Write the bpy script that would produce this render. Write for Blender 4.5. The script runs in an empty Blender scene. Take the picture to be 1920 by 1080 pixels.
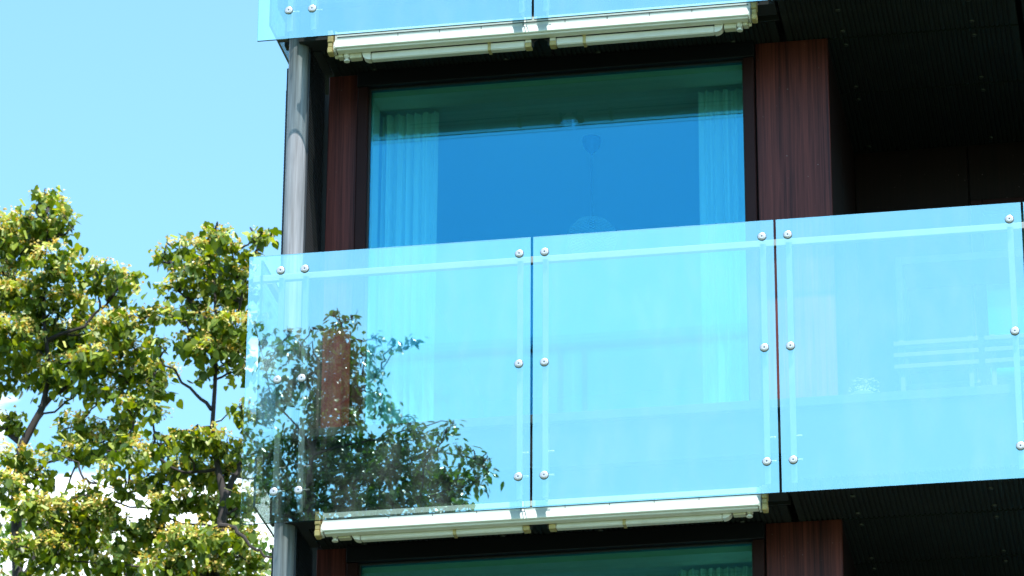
import bpy, math, random
import numpy as np
from mathutils import Vector, Matrix, Quaternion

random.seed(7)
S = bpy.context.scene
COL = S.collection
R = math.radians
CLX = 2.9

# ------------------------------------------------------------------ camera
CAM = Vector((3.3528, -18.9219, -7.3877))
YAW, PIT, ROL, FPX = 0.1808, 0.4212, 0.0057, 7592.0
fw = Vector((-math.sin(YAW)*math.cos(PIT), math.cos(YAW)*math.cos(PIT), math.sin(PIT)))
rt = Vector((math.cos(YAW), math.sin(YAW), 0))
up = rt.cross(fw)
r2 = rt*math.cos(ROL) + up*math.sin(ROL)
u2 = up*math.cos(ROL) - rt*math.sin(ROL)
cam = bpy.data.objects.new('camera', bpy.data.cameras.new('camera'))
COL.objects.link(cam)
cam.matrix_world = Matrix(((r2.x, u2.x, -fw.x, CAM.x), (r2.y, u2.y, -fw.y, CAM.y), (r2.z, u2.z, -fw.z, CAM.z), (0, 0, 0, 1)))
cam.data.sensor_width = 36
cam.data.lens = FPX/1920*36
cam.data.clip_start = 0.5
cam.data.clip_end = 2000
cam.data.dof.use_dof = True
cam.data.dof.focus_distance = 20.9
cam.data.dof.aperture_fstop = 9
S.camera = cam

# ------------------------------------------------------------------ light
SUN_AZ = R(25)                       # to the right of the facade normal
SUN_EL = math.atan(2.24*math.cos(SUN_AZ))
to_sun = Vector((math.sin(SUN_AZ)*math.cos(SUN_EL), -math.cos(SUN_AZ)*math.cos(SUN_EL), math.sin(SUN_EL)))
sd = bpy.data.lights.new('sun', 'SUN'); sd.energy = 5.0; sd.angle = R(0.55); sd.color = (1.0, 0.96, 0.90)
sun = bpy.data.objects.new('sun', sd); COL.objects.link(sun)
sun.rotation_mode = 'QUATERNION'; sun.rotation_quaternion = to_sun.to_track_quat('Z', 'Y'); sun.location = (5, -10, 30)

W = bpy.data.worlds.new('World'); S.world = W; W.use_nodes = True
nt = W.node_tree; nt.nodes.clear()
def wn(t, **k):
    n = nt.nodes.new(t)
    for a, b in k.items(): setattr(n, a, b)
    return n
sky = wn('ShaderNodeTexSky', sky_type='NISHITA', sun_disc=False, sun_elevation=SUN_EL, sun_rotation=math.pi - SUN_AZ,
         air_density=1.0, dust_density=0.6, ozone_density=1.0, altitude=50)
tint = wn('ShaderNodeMix', data_type='RGBA', blend_type='MULTIPLY'); tint.inputs[0].default_value = 1
tint.inputs[7].default_value = (0.80, 1.09, 1.05, 1)
nt.links.new(sky.outputs[0], tint.inputs[6])
tc = wn('ShaderNodeTexCoord'); sep = wn('ShaderNodeSeparateXYZ'); nt.links.new(tc.outputs['Generated'], sep.inputs[0])
mp = wn('ShaderNodeMapping'); mp.inputs['Scale'].default_value = (1, 1, 2.2); mp.inputs['Location'].default_value = (CLX, 0, 0); nt.links.new(tc.outputs['Generated'], mp.inputs[0])
noi = wn('ShaderNodeTexNoise'); noi.inputs['Scale'].default_value = 22; noi.inputs['Detail'].default_value = 7; noi.inputs['Roughness'].default_value = .55
nt.links.new(mp.outputs[0], noi.inputs[0])
el = wn('ShaderNodeMapRange'); el.inputs[1].default_value = 0.335; el.inputs[2].default_value = 0.415; el.inputs[3].default_value = 0.22; el.inputs[4].default_value = -0.26
nt.links.new(sep.outputs[2], el.inputs[0])
ad = wn('ShaderNodeMath', operation='ADD'); nt.links.new(noi.outputs[0], ad.inputs[0])
bank = wn('ShaderNodeMath', operation='MULTIPLY_ADD')      # the cloud bank stands higher on the far side of the building
bank.inputs[1].default_value = .20; nt.links.new(sep.outputs[1], bank.inputs[0]); nt.links.new(el.outputs[0], bank.inputs[2]); nt.links.new(bank.outputs[0], ad.inputs[1])
cm = wn('ShaderNodeMapRange', interpolation_type='SMOOTHSTEP'); cm.inputs[1].default_value = 0.66; cm.inputs[2].default_value = 0.80
nt.links.new(ad.outputs[0], cm.inputs[0])
cl = wn('ShaderNodeMix', data_type='RGBA'); cl.inputs[7].default_value = (8.5, 9.4, 10.2, 1)
nt.links.new(cm.outputs[0], cl.inputs[0]); nt.links.new(tint.outputs[2], cl.inputs[6])
bg = wn('ShaderNodeBackground'); bg.inputs[1].default_value = 0.15
nt.links.new(cl.outputs[2], bg.inputs[0])
out = wn('ShaderNodeOutputWorld'); nt.links.new(bg.outputs[0], out.inputs[0])
S.view_settings.view_transform = 'Standard'
S.view_settings.look = 'None'
S.view_settings.exposure = 1.35
S.view_settings.gamma = 1
S.cycles.max_bounces = 14
S.cycles.transparent_max_bounces = 24
S.cycles.glossy_bounces = 6
S.cycles.caustics_reflective = False

# ------------------------------------------------------------------ helpers
class MB:
    def __init__(s): s.v = []; s.f = []; s.m = []
    def box(s, x0, x1, y0, y1, z0, z1, bev=0, mi=0):
        n = len(s.v)
        if bev <= 0:
            s.v += [(x0,y0,z0),(x1,y0,z0),(x1,y1,z0),(x0,y1,z0),(x0,y0,z1),(x1,y0,z1),(x1,y1,z1),(x0,y1,z1)]
            q = [(0,3,2,1),(4,5,6,7),(0,1,5,4),(1,2,6,5),(2,3,7,6),(3,0,4,7)]
            s.f += [tuple(n+i for i in f) for f in q]; s.m += [mi]*6
        else:
            b = min(bev, (x1-x0)*.45, (y1-y0)*.45, (z1-z0)*.45)
            idx = {}
            for ix in (0, 1):
                for iy in (0, 1):
                    for iz in (0, 1):
                        X = (x0, x1)[ix]; Y = (y0, y1)[iy]; Z = (z0, z1)[iz]
                        sx = b*(1-2*ix); sy = b*(1-2*iy); sz = b*(1-2*iz)
                        for a, p in (('x', (X, Y+sy, Z+sz)), ('y', (X+sx, Y, Z+sz)), ('z', (X+sx, Y+sy, Z))):
                            idx[(ix, iy, iz, a)] = len(s.v); s.v.append(p)
            def F(*k): s.f.append(tuple(idx[i] for i in k)); s.m.append(mi)
            F((0,0,0,'x'),(0,0,1,'x'),(0,1,1,'x'),(0,1,0,'x')); F((1,0,0,'x'),(1,1,0,'x'),(1,1,1,'x'),(1,0,1,'x'))
            F((0,0,0,'y'),(1,0,0,'y'),(1,0,1,'y'),(0,0,1,'y')); F((0,1,0,'y'),(0,1,1,'y'),(1,1,1,'y'),(1,1,0,'y'))
            F((0,0,0,'z'),(0,1,0,'z'),(1,1,0,'z'),(1,0,0,'z')); F((0,0,1,'z'),(1,0,1,'z'),(1,1,1,'z'),(0,1,1,'z'))
            for iy in (0,1):
                for iz in (0,1): F((0,iy,iz,'y'),(1,iy,iz,'y'),(1,iy,iz,'z'),(0,iy,iz,'z'))
            for ix in (0,1):
                for iz in (0,1): F((ix,0,iz,'x'),(ix,1,iz,'x'),(ix,1,iz,'z'),(ix,0,iz,'z'))
                for iy in (0,1): F((ix,iy,0,'x'),(ix,iy,1,'x'),(ix,iy,1,'y'),(ix,iy,0,'y'))
                for iy in (0,1):
                    for iz in (0,1): F((ix,iy,iz,'x'),(ix,iy,iz,'y'),(ix,iy,iz,'z'))
        return s
    def tube(s, pts, rad, n=8, cap=True, mi=0):
        pts = [Vector(p) for p in pts]
        if not hasattr(rad, '__len__'): rad = [rad]*len(pts)
        base = len(s.v); prev = None
        for i, p in enumerate(pts):
            d = (pts[min(i+1, len(pts)-1)] - pts[max(i-1, 0)])
            d = d.normalized() if d.length > 1e-9 else Vector((0,0,1))
            a = prev - d*prev.dot(d) if prev is not None else (Vector((1,0,0)) if abs(d.x) < .9 else Vector((0,1,0)))
            a = (a - d*a.dot(d)).normalized(); prev = a; b = d.cross(a)
            for k in range(n):
                t = 2*math.pi*k/n
                s.v.append(tuple(p + (a*math.cos(t) + b*math.sin(t))*rad[i]))
        for i in range(len(pts)-1):
            for k in range(n):
                k2 = (k+1) % n
                s.f.append((base+i*n+k, base+i*n+k2, base+(i+1)*n+k2, base+(i+1)*n+k)); s.m.append(mi)
        if cap:
            s.f.append(tuple(base+k for k in reversed(range(n)))); s.m.append(mi)
            s.f.append(tuple(base+(len(pts)-1)*n+k for k in range(n))); s.m.append(mi)
        return s
    def extrude_x(s, prof, x0, x1, mi=0):          # profile of (y, z), counter-clockwise seen from +x
        n = len(prof); b = len(s.v)
        for x in (x0, x1): s.v += [(x, y, z) for y, z in prof]
        for k in range(n):
            k2 = (k+1) % n
            s.f.append((b+k, b+n+k, b+n+k2, b+k2)); s.m.append(mi)
        s.f.append(tuple(b+k for k in range(n))); s.f.append(tuple(b+n+k for k in reversed(range(n)))); s.m += [mi, mi]
        return s
    def lathe(s, prof, n=20, c=(0,0,0), mi=0):     # profile of (r, z)
        b = len(s.v)
        for r, z in prof:
            for k in range(n):
                t = 2*math.pi*k/n; s.v.append((c[0]+r*math.cos(t), c[1]+r*math.sin(t), c[2]+z))
        for i in range(len(prof)-1):
            for k in range(n):
                k2 = (k+1) % n
                s.f.append((b+i*n+k, b+i*n+k2, b+(i+1)*n+k2, b+(i+1)*n+k)); s.m.append(mi)
        return s
    def disc_y(s, prof, n=20, mi=0):               # lathe about -y: profile of (r, y)
        b = len(s.v)
        for r, y in prof:
            for k in range(n):
                t = 2*math.pi*k/n; s.v.append((r*math.cos(t), y, r*math.sin(t)))
        for i in range(len(prof)-1):
            for k in range(n):
                k2 = (k+1) % n
                s.f.append((b+i*n+k, b+(i+1)*n+k, b+(i+1)*n+k2, b+i*n+k2)); s.m.append(mi)
        return s
    def mesh(s, name, mats, smooth=False):
        me = bpy.data.meshes.new(name); me.from_pydata(s.v, [], s.f)
        for m in (mats if isinstance(mats, (list, tuple)) else [mats]): me.materials.append(m)
        me.polygons.foreach_set('material_index', s.m)
        if smooth: me.polygons.foreach_set('use_smooth', [True]*len(s.f))
        me.update(); me.validate()
        if smooth:
            try: me.set_sharp_from_angle(angle=R(38))
            except Exception: pass
        return me
    def build(s, name, mats, parent=None, smooth=False, kind=None, label=None):
        return put(name, s.mesh(name, mats, smooth), parent, kind=kind, label=label)

def put(name, me, parent=None, loc=None, kind=None, label=None):
    o = bpy.data.objects.new(name, me); COL.objects.link(o)
    if parent is not None: o.parent = parent
    if loc is not None: o.location = loc
    if kind: o['kind'] = kind
    if label: o['label'] = label
    return o
def thing(name, label, cat, loc=(0,0,0), group=None):
    o = bpy.data.objects.new(name, None); COL.objects.link(o); o.location = loc
    o['label'] = label; o['category'] = cat
    if group: o['group'] = group
    o.empty_display_size = .2
    return o

# ------------------------------------------------------------------ materials
def mat(name): 
    m = bpy.data.materials.new(name); m.use_nodes = True; m.node_tree.nodes.clear()
    return m, m.node_tree
def N(t, ty, **k):
    n = t.nodes.new(ty)
    for a, b in k.items():
        if a.startswith('i_'): n.inputs[a[2:].replace('_', ' ')].default_value = b
        else: setattr(n, a, b)
    return n
def simple(name, col, rough=.5, metal=0, spec=.5, var=0, vscale=4, bump=0, bscale=60, stretch=(1,1,1), dirt=None, dscale=3):
    m, t = mat(name); L = t.links
    o = N(t, 'ShaderNodeOutputMaterial'); p = N(t, 'ShaderNodeBsdfPrincipled')
    p.inputs['Roughness'].default_value = rough; p.inputs['Metallic'].default_value = metal
    p.inputs['Specular IOR Level'].default_value = spec
    L.new(p.outputs[0], o.inputs[0])
    c = N(t, 'ShaderNodeTexCoord'); mpp = N(t, 'ShaderNodeMapping'); mpp.inputs['Scale'].default_value = stretch
    L.new(c.outputs['Object'], mpp.inputs[0])
    n1 = N(t, 'ShaderNodeTexNoise'); n1.inputs['Scale'].default_value = vscale; n1.inputs['Detail'].default_value = 6
    L.new(mpp.outputs[0], n1.inputs[0])
    r = N(t, 'ShaderNodeMapRange'); r.inputs[1].default_value = .3; r.inputs[2].default_value = .7
    r.inputs[3].default_value = 1-var; r.inputs[4].default_value = 1+var; L.new(n1.outputs[0], r.inputs[0])
    h = N(t, 'ShaderNodeHueSaturation'); h.inputs['Color'].default_value = (*col, 1); L.new(r.outputs[0], h.inputs['Value'])
    cur = h.outputs[0]
    if dirt:
        n2 = N(t, 'ShaderNodeTexNoise'); n2.inputs['Scale'].default_value = dscale; n2.inputs['Detail'].default_value = 9; n2.inputs['Roughness'].default_value = .65
        L.new(mpp.outputs[0], n2.inputs[0])
        r2_ = N(t, 'ShaderNodeMapRange'); r2_.inputs[1].default_value = .52; r2_.inputs[2].default_value = .75; r2_.inputs[4].default_value = dirt[3]
        L.new(n2.outputs[0], r2_.inputs[0])
        mx = N(t, 'ShaderNodeMix', data_type='RGBA'); mx.inputs[7].default_value = (*dirt[:3], 1)
        L.new(r2_.outputs[0], mx.inputs[0]); L.new(cur, mx.inputs[6]); cur = mx.outputs[2]
    L.new(cur, p.inputs['Base Color'])
    if bump:
        n3 = N(t, 'ShaderNodeTexNoise'); n3.inputs['Scale'].default_value = bscale; n3.inputs['Detail'].default_value = 4
        L.new(mpp.outputs[0], n3.inputs[0]); b = N(t, 'ShaderNodeBump'); b.inputs['Strength'].default_value = bump; b.inputs['Distance'].default_value = .01
        L.new(n3.outputs[0], b.inputs['Height']); L.new(b.outputs[0], p.inputs['Normal'])
    return m

def wood_mat(name, c1, c2, rough=.42):
    m, t = mat(name); L = t.links
    o = N(t, 'ShaderNodeOutputMaterial'); p = N(t, 'ShaderNodeBsdfPrincipled'); L.new(p.outputs[0], o.inputs[0])
    p.inputs['Roughness'].default_value = rough; p.inputs['Specular IOR Level'].default_value = .2
    c = N(t, 'ShaderNodeTexCoord'); oi = N(t, 'ShaderNodeObjectInfo')
    ma = N(t, 'ShaderNodeMapping'); ma.inputs['Scale'].default_value = (60, 60, 1.1)
    L.new(c.outputs['Object'], ma.inputs[0])
    n1 = N(t, 'ShaderNodeTexNoise'); n1.inputs['Scale'].default_value = 1; n1.inputs['Detail'].default_value = 7; n1.inputs['Distortion'].default_value = .6
    L.new(ma.outputs[0], n1.inputs[0])
    mb = N(t, 'ShaderNodeMapping'); mb.inputs['Scale'].default_value = (300, 300, 5); L.new(c.outputs['Object'], mb.inputs[0])
    n2 = N(t, 'ShaderNodeTexNoise'); n2.inputs['Scale'].default_value = 1; n2.inputs['Detail'].default_value = 3; L.new(mb.outputs[0], n2.inputs[0])
    mm = N(t, 'ShaderNodeMapping'); mm.inputs['Scale'].default_value = (9, 9, .35); L.new(c.outputs['Object'], mm.inputs[0])
    n3 = N(t, 'ShaderNodeTexNoise'); n3.inputs['Scale'].default_value = 1; n3.inputs['Detail'].default_value = 2; L.new(mm.outputs[0], n3.inputs[0])
    a = N(t, 'ShaderNodeMath', operation='MULTIPLY_ADD'); a.inputs[1].default_value = .45; L.new(n2.outputs[0], a.inputs[0]); L.new(n1.outputs[0], a.inputs[2])
    a2 = N(t, 'ShaderNodeMath', operation='MULTIPLY_ADD'); a2.inputs[1].default_value = .5; L.new(n3.outputs[0], a2.inputs[0]); L.new(a.outputs[0], a2.inputs[2])
    rp = N(t, 'ShaderNodeMapRange'); rp.inputs[1].default_value = .72; rp.inputs[2].default_value = 1.2; L.new(a2.outputs[0], rp.inputs[0])
    mx = N(t, 'ShaderNodeMix', data_type='RGBA'); mx.inputs[6].default_value = (*c1, 1); mx.inputs[7].default_value = (*c2, 1)
    L.new(rp.outputs[0], mx.inputs[0])
    # pale specks and scuffs
    n4 = N(t, 'ShaderNodeTexNoise'); n4.inputs['Scale'].default_value = 55; n4.inputs['Detail'].default_value = 2; L.new(c.outputs['Object'], n4.inputs[0])
    r4 = N(t, 'ShaderNodeMapRange'); r4.inputs[1].default_value = .73; r4.inputs[2].default_value = .80; r4.inputs[4].default_value = .35; L.new(n4.outputs[0], r4.inputs[0])
    m4 = N(t, 'ShaderNodeMix', data_type='RGBA'); m4.inputs[7].default_value = (.35, .3, .32, 1); L.new(r4.outputs[0], m4.inputs[0]); L.new(mx.outputs[2], m4.inputs[6])
    L.new(m4.outputs[2], p.inputs['Base Color'])
    return m

def glass_mat(name, trans, refl, fac, rough=0.0, wav=0.0, smudge=0.0):
    m, t = mat(name); L = t.links
    o = N(t, 'ShaderNodeOutputMaterial')
    tr = N(t, 'ShaderNodeBsdfTransparent'); tr.inputs[0].default_value = (*trans, 1)
    gl = N(t, 'ShaderNodeBsdfGlossy'); gl.inputs['Color'].default_value = (*refl, 1); gl.inputs['Roughness'].default_value = rough
    lw = N(t, 'ShaderNodeLayerWeight'); lw.inputs[0].default_value = .5
    pw = N(t, 'ShaderNodeMath', operation='POWER'); pw.inputs[1].default_value = 5; L.new(lw.outputs[1], pw.inputs[0])
    mr = N(t, 'ShaderNodeMapRange'); mr.inputs[3].default_value = fac; mr.inputs[4].default_value = min(1, fac+.6)
    L.new(pw.outputs[0], mr.inputs[0])
    c = N(t, 'ShaderNodeTexCoord')
    if wav:
        n = N(t, 'ShaderNodeTexNoise'); n.inputs['Scale'].default_value = 2.2; n.inputs['Detail'].default_value = 1; L.new(c.outputs['Object'], n.inputs[0])
        b = N(t, 'ShaderNodeBump'); b.inputs['Strength'].default_value = wav; b.inputs['Distance'].default_value = .002
        L.new(n.outputs[0], b.inputs['Height']); L.new(b.outputs[0], gl.inputs['Normal'])
    mx = N(t, 'ShaderNodeMixShader'); L.new(mr.outputs[0], mx.inputs[0]); L.new(tr.outputs[0], mx.inputs[1]); L.new(gl.outputs[0], mx.inputs[2])
    cur = mx.outputs[0]
    if smudge:
        mp2 = N(t, 'ShaderNodeMapping'); mp2.inputs['Scale'].default_value = (1, 1, .35); L.new(c.outputs['Object'], mp2.inputs[0])
        n = N(t, 'ShaderNodeTexNoise'); n.inputs['Scale'].default_value = 5; n.inputs['Detail'].default_value = 8; n.inputs['Roughness'].default_value = .7; L.new(mp2.outputs[0], n.inputs[0])
        r = N(t, 'ShaderNodeMapRange'); r.inputs[1].default_value = .45; r.inputs[2].default_value = .8; r.inputs[4].default_value = smudge; L.new(n.outputs[0], r.inputs[0])
        d = N(t, 'ShaderNodeBsdfDiffuse'); d.inputs[0].default_value = (.6, .62, .6, 1)
        m2 = N(t, 'ShaderNodeMixShader'); L.new(r.outputs[0], m2.inputs[0]); L.new(cur, m2.inputs[1]); L.new(d.outputs[0], m2.inputs[2]); cur = m2.outputs[0]
    L.new(cur, o.inputs[0])
    return m

def leaf_mat(name, c1, c2, c3, trans=.35, rough=.4, spec=.5):
    m, t = mat(name); L = t.links
    o = N(t, 'ShaderNodeOutputMaterial'); p = N(t, 'ShaderNodeBsdfPrincipled')
    p.inputs['Roughness'].default_value = rough; p.inputs['Specular IOR Level'].default_value = spec
    g = N(t, 'ShaderNodeNewGeometry'); oi = N(t, 'ShaderNodeObjectInfo')
    a = N(t, 'ShaderNodeMath', operation='ADD'); L.new(g.outputs['Random Per Island'], a.inputs[0]); L.new(oi.outputs['Random'], a.inputs[1])
    fr = N(t, 'ShaderNodeMath', operation='FRACT'); L.new(a.outputs[0], fr.inputs[0])
    cr = N(t, 'ShaderNodeValToRGB'); cr.color_ramp.elements[0].color = (*c1, 1); cr.color_ramp.elements[1].color = (*c3, 1)
    e = cr.color_ramp.elements.new(.6); e.color = (*c2, 1)
    L.new(fr.outputs[0], cr.inputs[0]); L.new(cr.outputs[0], p.inputs['Base Color'])
    tl = N(t, 'ShaderNodeBsdfTranslucent')
    hs = N(t, 'ShaderNodeHueSaturation'); hs.inputs['Saturation'].default_value = 1.15; hs.inputs['Value'].default_value = 1.5; hs.inputs['Hue'].default_value = .485
    L.new(cr.outputs[0], hs.inputs['Color']); L.new(hs.outputs[0], tl.inputs[0])
    mx = N(t, 'ShaderNodeMixShader'); mx.inputs[0].default_value = trans
    L.new(p.outputs[0], mx.inputs[1]); L.new(tl.outputs[0], mx.inputs[2]); L.new(mx.outputs[0], o.inputs[0])
    return m

M = {}
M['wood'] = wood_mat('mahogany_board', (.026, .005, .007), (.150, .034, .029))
M['wood_shaded'] = wood_mat('shaded_mahogany', (.004, .0015, .002), (.012, .004, .004), .5)  # same mahogany with the shade of the loggia recess put into its colour
M['frame'] = simple('brown_frame', (.026, .008, .009), .55, spec=.15, var=.12, bump=.03)
M['frame_dark'] = simple('black_frame', (.006, .006, .010), .5, spec=.2, var=.1)
M['soffit'] = simple('ribbed_black_panel', (.008, .0115, .0105), .65, spec=.3, var=.18, vscale=3, dirt=(.03, .035, .03, .35), dscale=7)
M['void'] = simple('dark_cavity', (.006, .007, .008), .8)
M['slab'] = simple('dark_slab_fascia', (.007, .011, .012), .6, spec=.25, var=.2, vscale=2)
M['edge'] = simple('grey_edge_profile', (.045, .055, .055), .5, metal=.2, var=.1)
M['floor'] = simple('balcony_floor', (.12, .12, .115), .7, var=.15)
M['screwm'] = simple('dull_screw', (.05, .055, .045), .35, metal=.7, var=.2)
M['steel'] = simple('brushed_steel', (.19, .195, .215), .65, metal=.15, spec=.3, var=.4, vscale=6, bump=.12, bscale=25, stretch=(9, 9, .35), dirt=(.12, .11, .11, .75), dscale=5)
M['steel_pale'] = simple('satin_steel', (.50, .49, .52), .35, metal=.6, var=.05)
M['post'] = simple('pale_galvanised', (.24, .27, .27), .38, metal=.35, var=.08, vscale=9)
M['mesh'] = simple('black_expanded_metal', (.022, .025, .028), .45, metal=.5)
M['awn'] = simple('white_coated_metal', (.86, .86, .86), .32, var=.03, vscale=5, dirt=(.55, .52, .46, .22), dscale=9, stretch=(1, 3, 6))
M['awn_cream'] = simple('cream_plastic', (.66, .60, .48), .5, var=.05, dirt=(.33, .27, .18, .5), dscale=30)
M['awn_arm'] = simple('off_white_arm', (.78, .74, .72), .4, var=.03, dirt=(.5, .44, .34, .3), dscale=10)
M['tan'] = simple('aged_plastic_bracket', (.50, .38, .17), .55, var=.12, vscale=30, dirt=(.2, .13, .06, .6), dscale=40)
M['gasket'] = simple('dark_gasket', (.02, .018, .022), .6)
M['white'] = simple('white_paint', (.74, .74, .70), .6, var=.02)
M['ceil'] = simple('ceiling_paint', (.78, .79, .80), .9)
M['room'] = simple('room_wall', (.62, .63, .64), .9)
M['curtain'] = None
M['green_edge'] = simple('glass_edge', (.015, .05, .09), .1, spec=.9)
M['glass'] = glass_mat('balustrade_glass', (.91, .99, .95), (.68, 1.0, .98), .51, smudge=.07, wav=.25)
M['glass_back'] = glass_mat('balustrade_glass_back', (.97, 1.0, .985), (1, 1, 1), .035)
M['wglass'] = glass_mat('window_glass', (.68, .97, .98), (.10, .62, 1.0), .17)
M['lamp_dark'] = simple('lamp_canopy', (.012, .012, .014), .5)
M['wire'] = simple('lamp_wire', (.5, .52, .52), .5)
M['bark'] = simple('grey_brown_bark', (.022, .017, .016), .9, var=.3, vscale=12, bump=.5, bscale=30, stretch=(1, 1, .3))
M['ground'] = simple('lawn_and_soil', (.05, .075, .03), .95, var=.3, vscale=.4)
M['paving'] = simple('grey_paving', (.10, .10, .095), .9, var=.15, vscale=1.5)
M['render_wall'] = simple('dark_cladding', (.03, .028, .03), .6, var=.15)
M['leaf_linden'] = leaf_mat('linden_leaf', (.028, .064, .008), (.110, .172, .015), (.26, .31, .045), .38, rough=.45, spec=.35)
M['leaf_far'] = leaf_mat('far_leaf', (.05, .11, .02), (.09, .17, .03), (.15, .22, .05), .4)
M['leaf_refl'] = leaf_mat('beech_leaf', (.020, .058, .012), (.040, .100, .017), (.10, .18, .03), .30, rough=.3, spec=.7)
M['blossom'] = leaf_mat('linden_blossom', (.50, .34, .07), (.60, .45, .12), (.68, .56, .24), .25)
M['bract'] = leaf_mat('linden_bract', (.32, .40, .10), (.42, .50, .15), (.55, .58, .24), .35)
M['chairm'] = simple('shade_dimmed_paint', (.04, .042, .04), .6, var=.05)  # white chair paint, its colour darkened to stand in for the loggia shade
M['rackm'] = simple('shade_dimmed_rack', (.05, .052, .05), .6, var=.05)  # pale rack, likewise dimmed in the colour as if in shade
M['petal'] = simple('white_petal', (.8, .8, .78), .6)

def curtain_mat():
    m, t = mat('sheer_curtain'); L = t.links
    o = N(t, 'ShaderNodeOutputMaterial')
    d = N(t, 'ShaderNodeBsdfDiffuse'); d.inputs[0].default_value = (.93, .95, .95, 1)
    tl = N(t, 'ShaderNodeBsdfTranslucent'); tl.inputs[0].default_value = (.70, .78, .78, 1)
    a = N(t, 'ShaderNodeMixShader'); a.inputs[0].default_value = .22; L.new(d.outputs[0], a.inputs[1]); L.new(tl.outputs[0], a.inputs[2])
    L.new(a.outputs[0], o.inputs[0])
    return m
M['curtain'] = curtain_mat()
# ------------------------------------------------------------------ dimensions (metres, glass bottom of the middle balcony = 0)
FL = 2.80           # storey height
GW, GH = 1.274, 1.512
XL = -1.517
SOF = 0.085         # soffit height above the glass bottom
WY = 0.64           # face of the wood piers
GZ = -9.0           # ground

# ------------------------------------------------------------------ ground
g = MB(); g.v = [(-600,-600,GZ),(600,-600,GZ),(600,600,GZ),(-600,600,GZ)]; g.f = [(0,1,2,3)]; g.m = [0]
g.build('ground', M['ground'], kind='structure')
g = MB(); g.box(-1.6, 9.0, -4.0, .3, GZ, GZ+.06); g.build('pavement', M['paving'], kind='structure')

# ------------------------------------------------------------------ building
B = thing('apartment_building', 'apartment building with mahogany panels, dark ribbed soffits and wide windows behind glass balconies', 'building', (0, 0, GZ))
B.location = (0, 0, 0)
screw_mesh = MB().lathe([(0.0001,-.006),(.010,-.006),(.014,-.003),(.015,0),(.015,.002)], 12).mesh('screw', M['screwm'], True)

def ribbed(x0, x1, y0, y1, z, pitch=.0265, t=.012):
    """panel whose underside has square ribs running front to back"""
    b = MB(); m = .03
    n = max(1, int((x1-x0-2*m)/pitch)); p = (x1-x0-2*m)/n
    prof = [(x0, z), (x0+m, z)]
    for i in range(n):
        a = x0+m+i*p
        prof += [(a+.15*p, z), (a+.25*p, z+.008), (a+.55*p, z+.008), (a+.65*p, z)]
    prof += [(x1-m, z), (x1, z), (x1, z+t+.01), (x0, z+t+.01)]
    k = len(prof)
    for y in (y0, y1): b.v += [(px, y, pz) for px, pz in prof]
    for i in range(k):
        j = (i+1) % k
        b.f.append((i, j, k+j, k+i)); b.m.append(0)
    b.f.append(tuple(range(k))[::-1]); b.f.append(tuple(range(k, 2*k))); b.m += [0, 0]
    return b
def soffit(x0, x1, y0, y1, z, screws):
    o = ribbed(x0+.006, x1-.006, y0+.004, y1-.004, z).build('soffit_panel', M['soffit'], B)
    for x, y in screws: put('screw', screw_mesh, o, (x, y, z))
    return o

def level_soffit(L, full=True):
    z = L + SOF
    # window bay: niche for the awning in front, then two ribbed panels
    soffit(-1.235, 0.012, .40, WY+.02, z, [(-.998, .60), (-.257, .60)])
    soffit(0.016, 1.262, .40, WY+.02, z, [(.258, .60), (1.005, .60)])
    # loggia bays, each with four rows of panels
    for k, (a, b) in enumerate(((1.29, 2.555), (2.575, 3.83), (3.85, 5.1))):
        rows = ((.05, .655), (.665, 1.325), (1.335, 2.095))
        for (y0, y1) in rows:
            sc = []
            for x in (a+.315, b-.25):
                if y0 < .5: sc += [(x, .33), (x, .575)]
                else: sc += [(x, y0+.075), (x, y1-.075)]
            soffit(a, b, y0, y1, z, sc)
    b = MB(); b.box(-1.23, 1.28, .385, .398, z+.001, z+.20); b.box(-1.33, 1.28, .175, .30, L+.072, L+.27)
    b.box(-1.30, -1.245, .36, WY, z+.012, z+.03)
    b.build('niche_lining', M['void'], B)

def level_slab(L):
    z = L
    b = MB(); b.box(-1.44, 5.1, .115, 6.0, z+.26, z+.495); b.box(1.285, 5.1, .10, .115, z+SOF+.02, z+.495)
    b.box(-1.44, 1.285, .30, .36, z+.12, z+.26)
    o = b.build('floor_slab', M['slab'], B)
    b = MB(); b.box(-1.45, 5.1, .085, .125, z+.497, z+.548, .004); b.build('edge_profile', M['edge'], o)
    b = MB(); b.box(-1.44, 5.1, .126, 2.1, z+.4955, z+.510); b.build('balcony_floor', M['floor'], o)

def pane(b, x0, x1, y, z0, z1, t=.024):
    b.box(x0, x1, y, y+t, z0, z1)

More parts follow.
